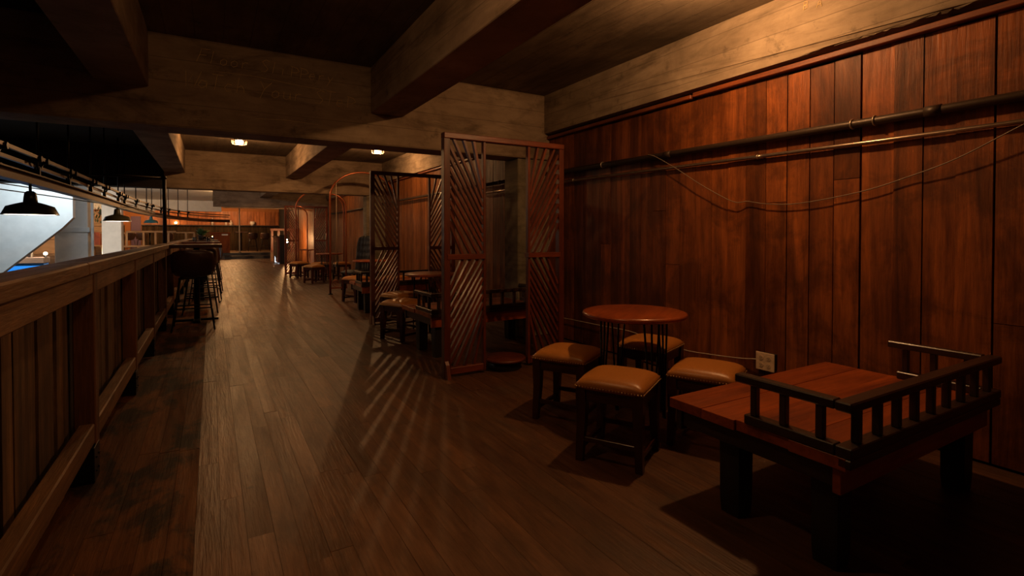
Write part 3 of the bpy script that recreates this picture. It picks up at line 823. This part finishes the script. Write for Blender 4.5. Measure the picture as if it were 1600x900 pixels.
for off, z in ((.0, 1.975), (-.06, 1.905)):
    sweep([(off - .012, z - .016), (off + .012, z - .016), (off + .012, z + .016), (off - .012, z + .016)]).build('guide_bar', RUST, t)
acc = 0; nxt = 1.3
for a, b in zip(path, path[1:]):
    acc += (b - a).length
    if acc >= nxt and a.y < 20.5:
        nxt += 1.12; p = b
        MB().tube([(p.x - .03, p.y, 1.80), (p.x - .03, p.y, ZC if p.y < 12 or p.x > -.9 else 2.9)], .011, 6).build('hanger_rod', STEEL(), t)
        m = MB().box(p.x - .05, p.x - .01, p.y - .022, p.y + .022, 1.795, 1.90, .004)
        m.box(p.x - .075, p.x + .02, p.y - .03, p.y + .03, 1.80, 1.815, .003)
        for q in (-1, 1):
            m.tube([(p.x - .03, p.y, 1.86), (p.x - .02, p.y + q * .06, 1.90), (p.x - .01, p.y + q * .12, 1.955)], .011, 6)
            m.tube([(p.x - .04, p.y + q * .12, 1.965), (p.x + .03, p.y + q * .12, 1.965)], .03, 8)
        m.build('bracket', STEEL(), t)
def make_pendant(loc, label, shade, lit=True, sc=1.0):
    t = thing('pendant_lamp', label, 'lamp', loc, 0, 'enamel pendant lamps')
    MB().lathe([(.20, 0), (.196, .006), (.165, .075), (.10, .10), (.05, .115), (.046, .16), (.040, .20), (.022, .215), (.0, .216)], 32).build('shade', shade, t)
    MB().lathe([(.193, .004), (.160, .070), (.095, .093), (0, .10)], 32).build('reflector', plain('white_enamel', (.8, .8, .76), .4), t)
    MB().tube([(0, 0, .21), (0, 0, (1.699 - loc[2]) / sc)], .011, 8).build('stem', STEEL(), t)
    t.scale = (sc, sc, sc)
    if lit:
        MB().lathe([(0, .060), (.03, .062), (.035, .080), (.02, .095), (0, .096)], 20).build('bulb', glow('cool_lamp', (.95, .97, 1), 30), t)
        point_light('pendant_light', (0, 0, .06), 34, (1, .86, .68), .04, t)
    return t
DK = plain('black_enamel', (.018, .017, .014), .35)
pend = make_pendant((-1.41, 6.2, 1.425), 'nearest black enamel pendant lamp, lit, above the balustrade at the left edge', DK)
make_pendant((-1.38, 10.9, 1.47), 'second enamel pendant lamp, lit, in front of the white column', plain('olive_enamel', (.06, .06, .04), .4))
make_pendant((-1.30, 15.6, 1.53), 'smaller looking unlit teal pendant lamp farthest along the track', plain('teal_enamel', (.03, .10, .095), .4), False, .78)
t = thing('pipe_bracket', 'dark iron pipe post rising from the balustrade and turning left overhead', 'pipe')
MB().tube([(-.60, 9.2, 1.116), (-.60, 9.2, 2.08)], .026, 10).build('upright', IRON(), t)
MB().tube([(-.62, 9.2, 2.08), (-1.9, 9.2, 2.10)], .022, 10).build('arm', IRON(), t)
MB().blob((-.60, 9.2, 2.09), .034, 2).build('elbow', IRON(), t)
for dz, nm in ((0, 'upper'), (-.075, 'lower')):
    m = MB().tube([(-2.9, 7.0, 1.93 + dz), (-2.0, 9.5, 1.87 + dz), (-1.3, 12.0, 1.80 + dz * .7), (-1.1, 14.0, 1.77 + dz * .7)], .008, 6)
    tag(m.build('cable', plain('grey_cable', (.25, .27, .27), .5)), nm + ' of two thin cables stretched across the atrium below the track', 'cable')

# ================================================================== ATRIUM AND FAR SIDE
WHITE = plain('white_paint', (.80, .82, .80), .7, 0, .1, 6, vary=.06)
WHITE2 = plain('warm_white_paint', (.72, .68, .62), .7, 0, .1, 6, vary=.06)
box('ceiling_atrium', WHITE, -9, .05, 12.5, YB, ZC, ZC + .2)['kind'] = 'structure'
box('floor_lower', plain('lower_floor', (.12, .09, .06), .6), -9, -.68, -2.1, YB, -3.3, -3.2, kind='structure')
box('wall_left', WHITE, -9.2, -9, -2.1, YB, -3.2, ZC, kind='structure')
# sloping white stair soffit and its pier
m = MB().prism([(-6.2, -2.2), (-3.65, .45), (-2.70, 1.38), (-2.52, 1.60), (-2.52, ZC), (-6.2, ZC)], 'y', 14.0, 14.25)
m.build('wall_stair', WHITE, kind='structure')
m = MB().box(-3.22, -2.60, 16.0, 16.35, -3.2, 2.9, .01); m.box(-3.26, -2.56, 15.96, 16.39, 1.30, 1.42, .008); m.build('wall_pier', WHITE, kind='structure')
pp = thing('downpipe', 'slim white pipe on the edge of the white pier', 'pipe')
MB().tube([(-2.50, 15.92, -1.0), (-2.50, 15.92, 2.9)], .03, 10).build('tube', WHITE, pp)
# bright square column
box('wall_column', WHITE2, -3.62, -3.02, 24.8, 25.4, -3.2, 2.94, bev=.01, kind='structure')
# added flood lamps that brighten the atrium, unseen behind the second girder
for i, (xx, yy) in enumerate(((-2.6, 12.75), (-2.6, 20.5), (-4.6, 20.0))):
    t = thing('atrium_fill', ('first', 'second', 'third')[i] + ' added unseen fill lamp under the atrium ceiling, hidden behind the girder', 'lamp', (xx, yy, ZC - .005))
    box('housing', plain('fill_body', (.6, .6, .6), .5), -.6, .6, -.05, .05, -.06, 0, t, .005)
    l = bpy.data.lights.new('atrium_fill_lamp', 'AREA'); l.shape = 'RECTANGLE'; l.size = 1.1; l.size_y = .08; l.energy = (68, 240, 180)[i]; l.color = (COOL, (1, .93, .82), (1, .93, .82))[i]
    o = bpy.data.objects.new('atrium_fill_lamp', l); COL.objects.link(o); o.parent = t; o.location = (0, 0, -.07); o.rotation_euler = (R(25 if i == 0 else 18), R((0, 40, 20)[i]), 0)
# far balcony slab and platform
plat = box('floor_platform', wood('platform_board', (.12, .07, .035), (.22, .13, .07), 'x', .5, 6, 'world', .1), -9, 3.8, YE + .75, YB, -.3, .29, kind='structure')
st = thing('platform_step', 'long low timber step up to the far platform', 'step', (0, 0, 0))
box('tread', W_dark('x'), .55, 2.75, YE + .002, YE + .748, .11, .15, st, .005)
box('riser', W_black('x'), .57, 2.73, YE + .03, YE + .748, -.0, .108, st)
box('trim_90', W_black('x'), -.68, 3.6, YE + .70, YE + .749, .155, .29, kind='structure')
# far wall: dark dado boards, ledge, orange boards
fw = box('wall_far', plain('far_wall', (.30, .11, .03), .8), -9.2, 3.8, YB, YB + .2, -.3, ZC + .2, kind='structure')
xx = -6.2; dado = MB()
while xx < 3.6:
    wd = random.uniform(.22, .34)
    if xx < -4.2 or xx > -3.36: piece('wall_plank', W_orange(), xx + .012, min(xx + wd, 3.62) - .012, YB - .03, YB, 1.80, 2.62, fw)
    xx += wd
xx = -6.2
while xx < 3.6:
    if xx < -4.2 or xx > -3.36: dado.box(xx + .004, xx + .146, YB - .05 + random.uniform(0, .012), YB, .29, 1.74)
    xx += .15
dado.build('dado_board', wood('dado', (.026, .016, .008), (.062, .037, .017), 'z', .7, 8, 'world', .3, spec=.1), fw, kind='stuff')
box('trim_91', W_black('x'), -3.36, 3.6, YB - .17, YB - .052, 1.74, 1.785, kind='structure')
d = box('door_1', plain('violet_paint', (.10, .060, .115), .6), -3.83, -3.38, YB - .06, YB - .001, .29, 2.25, bev=.01, kind='structure')
MB().tube([(-3.45, YB - .06, 1.35), (-3.45, YB - .12, 1.35), (-3.55, YB - .12, 1.35)], .012, 6).build('door_handle', STEEL(), d)
box('wall_header', WHITE, -9, .45, YE + 1.2, YE + 1.5, 2.42, ZC, kind='structure')
box('wall_panel_left', wood('beige_ply', (.50, .31, .16), (.62, .41, .23), 'x', .6, 3, 'world', .05), -8.0, -4.15, 30.6, 30.75, -3.2, 2.35, kind='structure')
for zz in (.35, 1.0, 1.62): box('trim_%d' % (92 + int(zz * 2)), W_rail('x'), -8.0, -4.15, 30.57, 30.6, zz, zz + .02, kind='structure')
# far balcony rail in pale timber
t = thing('pale_railing', 'pale timber railing along the edge of the far balcony', 'railing')
box('handrail', W_pale('x'), -3.35, -1.45, 28.9, 29.0, 1.33, 1.41, t, .006)
box('handrail', W_pale('x'), -1.45, -.70, 28.9, 28.97, 1.30, 1.36, t, .006)
box('handrail', W_pale('x'), -4.3, -3.35, 28.9, 28.97, 1.27, 1.33, t, .006)
box('lower_rail', W_pale('x'), -4.3, -.70, 28.905, 28.97, .66, .74, t, .006)
for xx in (-3.33, -2.7, -2.25, -1.75, -1.05, -.72): box('post', W_pale('z'), xx - .04, xx + .04, 28.91, 28.965, .74, 1.33, t, .004)
for xx in (-3.5, -2.9, -2.2, -1.4, -.8): box('post', W_pale('z'), xx - .05, xx + .05, 28.91, 28.965, -.3, .66, t, .004)
box('floor_balcony', W_black('x'), -9, -.7, 28.85, YE + .75, -.6, -.3, kind='structure')
# counter with blue front, shelf and bulb under the stair soffit
t = thing('lower_counter', 'timber counter with a bright blue front beneath the white stair soffit', 'counter', (-5.0, 19.0, .23))
box('countertop', wood('counter_top', (.10, .05, .025), (.20, .10, .05), 'x', .5, 6), -1.6, 1.0, -.25, .35, .22, .38, t, .01)
box('front_panel', plain('blue_paint', (.012, .20, .62), .5), -1.58, .98, -.2, .3, -3.43, .218, t, .005)
s2 = thing('wall_shelf', 'dark timber shelf unit standing on the counter under the stair soffit', 'shelf', (-4.75, 19.15, .611))
for x0 in (-.55, -.12, .35): box('upright', W_dark('z'), x0, x0 + .06, -.1, .12, 0, .9, s2)
box('shelf_board', W_pale('x'), -.489, .349, -.1, .12, .50, .54, s2) if False else None
box('top_board', W_pale('x'), -.60, .46, -.12, .14, .905, .94, s2)
box('back_panel', plain('grey_panel', (.45, .47, .50), .6), -.40, -.15, .125, .14, 0, .9, s2)
b = thing('bulb_lamp', 'small glowing bulb lamp standing on the counter under the stair soffit', 'lamp', (-4.0, 18.9, .611))
MB().lathe([(0, 0), (.04, 0), (.04, .02), (.014, .03), (.014, .06), (0, .06)], 12).build('base', STEEL(), b)
MB().blob((0, 0, .10), .045, 2).build('bulb', glow('warm_bulb', (1, .72, .40), 25), b)
point_light('bulb_light', (0, -.02, .2), 10, (1, .65, .33), .04, b)
b = thing('counter_fill', 'added unseen cool lamp behind the white stair wall, brightening the blue counter front', 'lamp', (-4.6, 17.2, 2.94))  # lamp added out of view to brighten the blue front
MB().lathe([(0, 0), (.07, 0), (.07, -.12), (.062, -.12), (.05, -.03), (0, -.03)], 16).build('can', STEEL(), b)
l = bpy.data.lights.new('counter_fill_light', 'SPOT'); l.energy = 900; l.color = COOL; l.spot_size = R(70); l.spot_blend = .5; l.shadow_soft_size = .04
o = bpy.data.objects.new('counter_fill_light', l); COL.objects.link(o); o.parent = b; o.location = (0, 0, -.13); o.rotation_euler = (R(36), 0, 0)
# far-left items: shelf block, black bag, bulb, hanging plant
t = thing('timber_rack', 'pale timber rack against the beige panel left of the white column', 'shelf', (-4.75, 29.9, -.3))
box('board', W_pale('x'), -1.2, .55, -.3, .3, .30, .36, t); box('board', W_pale('x'), -1.2, .55, -.3, .3, 1.0, 1.06, t)
box('upright', W_pale('z'), -.15, .12, -.25, .25, .361, .999, t); box('block', W_top('z'), .12, .36, -.2, .2, 1.061, 1.65, t)
m = MB().loft([[(dx * q, dy * .14, z) for dx, dy in ((-1, -1), (1, -1), (1, 1), (-1, 1))] for z, q in ((0, .26), (.35, .27), (.55, .20))], False)
tag(m.build('black_bag', BLK, None, (-4.93, 29.9, .761)), 'black bag on the timber rack left of the white column', 'bag')
b = thing('bulb_lamp', 'bright bulb lamp low beside the white column', 'lamp', (-3.80, 25.0, .36))
MB().lathe([(0, -3.56), (.2, -3.56), (.2, -3.53), (.02, -3.5), (.02, -.04), (0, -.04)], 12).build('stand', STEEL(), b)
MB().blob((0, 0, 0), .06, 2).build('bulb', glow('warm_bulb', (1, .72, .40), 25), b)
point_light('bulb_light', (0, -.1, .15), 40, (1, .65, .33), .05, b)
t = thing('hanging_plant', 'trailing plant in a hanging pot left of the white column', 'plant', (-3.92, 27.0, 2.05))
MB().lathe([(0, 0), (.10, .01), (.14, .14), (.12, .14), (0, .12)], 14).build('pot', plain('dark_pot', (.03, .02, .015), .5), t)
MB().tube([(0, 0, .13), (0, 0, .89)], .006, 5).build('cord', STEEL(), t)
m = MB()
for j in range(70):
    a = random.uniform(0, 6.28); L = random.uniform(.1, .45); dr = random.uniform(-.45, .25)
    p1 = Vector((math.cos(a) * L * .7, math.sin(a) * L * .7, .13 + dr)); s = Vector((-math.sin(a), math.cos(a), 0)) * .035
    vs = [m.bm.verts.new(q) for q in (p1 + Vector((0, 0, .06)), p1 + s, p1 - Vector((0, 0, .06)), p1 - s)]; m.bm.faces.new(vs)
m.build('foliage', plain('leaf_green', (.035, .075, .018), .5), t, kind='stuff')
# furniture on the far balcony
for (x, y, lab) in ((-2.75, 32.3, 'bar table on the far balcony with an orange-lit top'), (1.45, 33.2, 'bar table on the far platform right of the pale pole')):
    o = dup(bt, (x, y, .29), 0, lab)
for (x, y, r, lab) in ((-3.55, 31.6, 40, 'leftmost bar stool on the far balcony, before the violet door'), (-3.0, 31.3, 10, 'second bar stool from the left on the far balcony'),
                    (-1.9, 31.4, -10, 'third bar stool from the left on the far balcony'), (2.0, 32.3, 0, 'bar stool on the far platform right of the pale pole'), (2.66, 32.7, -10, 'rightmost bar stool on the far platform')):
    dup(bs, (x, y, .29), R(r), lab)
# ledge items
for i, (x, h, r, lab) in enumerate(((.05, .42, .06, 'tall pale bottle on the ledge left of the brown cabinet'), (.75, .30, .06, 'pale bottle on the ledge above the brown cabinet'), (1.0, .30, .09, 'pinkish white jar on the ledge left of the pale pole'))):
    tag(MB().lathe([(0, 0), (r, 0), (r, h * .55), (r * .4, h * .75), (r * .4, h), (0, h)], 14).build('bottle', plain('milk_glass', (.6, .5, .42), .3), None, (x, YB - .11, 1.7855)), lab, 'bottle')
tag(MB().lathe([(0, 0), (.09, 0), (.15, .12), (.13, .24), (.10, .24), (0, .22)], 16).build('white_pot', plain('white_glaze', (.75, .68, .6), .3), None, (2.15, YB - .165 + .05, 1.7855)), 'round white pot on the ledge right of the pale pole', 'pot')
t = thing('ledge_lamp', 'tiny lit lamp on the ledge above the far balcony', 'lamp', (-1.75, YB - .11, 1.7855))
MB().lathe([(0, 0), (.04, 0), (.04, .04), (.015, .06), (0, .06)], 10).build('base', STEEL(), t); MB().blob((0, 0, .12), .06, 2).build('bulb', glow('warm_bulb', (1, .72, .40), 25), t)
t = thing('floor_pole', 'pale slim pole standing from platform to beam', 'pole', (1.26, YE + .95, .29))
MB().tube([(0, 0, .01), (0, 0, 2.655)], .032, 10).build('shaft', plain('cream_paint', (.66, .50, .34), .5), t); MB().lathe([(0, 0), (.08, 0), (.08, .012), (0, .012)], 16).build('base_plate', STEEL(), t)
# brown cabinet on the platform
t = thing('brown_cabinet', 'red-brown host cabinet on the far platform behind the bar tables', 'cabinet', (.37, YE + 1.35, .29))
box('body', wood('cabinet_wood', (.22, .050, .012), (.38, .10, .026), 'z', .6, 4, spec=.12), -.45, .45, -.3, .3, 0, 1.02, t, .01)
box('top', wood('cabinet_wood', (.22, .050, .012), (.38, .10, .026), 'x', .6, 4, spec=.12), -.48, .48, -.33, .33, 1.021, 1.06, t, .006)
box('name_plate', plain('pale_metal', (.5, .48, .45), .4, .5), .08, .36, -.312, -.301, .90, .97, t)
# gate and lit balusters near the stair head
t = thing('half_gate', 'dark panelled half-height gate post by the stair head', 'gate', (2.42, 23.6, 0))
box('end_post', W_black('z'), .05, .28, -.12, .12, 0, 1.22, t, .006); box('side_panel', W_red('z'), -.02, .05, -.05, 1.8, .06, 1.12, t, .006)
box('cap', W_dark('y'), -.06, .09, .12, 1.85, 1.121, 1.17, t, .005); box('panel_moulding', W_dark('z'), -.035, -.021, .2, 1.6, .25, .95, t, .004)
t = thing('stair_balusters', 'row of lit red balusters behind the half gate', 'railing', (2.35, 26.2, 0))
box('handrail', W_red('x'), 0, 1.25, -.04, .04, 1.42, 1.52, t, .005); box('bottom_rail', W_red('x'), 0, 1.25, -.04, .04, .42, .50, t, .005)
for j in range(5): box('baluster', W_red('z'), .02 + j * .28, .13 + j * .28, -.03, .03, .501, 1.419, t, .004)
box('kerb', W_rail('x'), 0, 1.25, -.1, .1, 0, .419, t, .01)
t = thing('table_lamp', 'bright bare lamp glowing behind the slats of the third screen', 'lamp', (2.84, 24.5, 0))
MB().lathe([(0, 0), (.14, 0), (.14, .02), (.02, .04), (.02, .86), (0, .86)], 14).build('stand', STEEL(), t)
MB().blob((0, 0, .95), .085, 2).build('globe', glow('far_globe', (1, .66, .32), 45), t)
point_light('globe_light', (0, -.02, 1.08), 95, WARM, .03, t)
t = thing('lit_opening', 'glowing panel standing in for the lit stairwell opening by the half gate', 'lamp', (2.56, 24.6, 0))  # no real lamp: glowing panel in place of the lit stairwell opening
box('housing', STEEL(), -.2, .2, .001, .05, 0, .32, t); box('glow_panel', glow('opening_glow', (.75, .88, 1), 2.2), -.18, .18, -.012, .0, .03, .30, t)
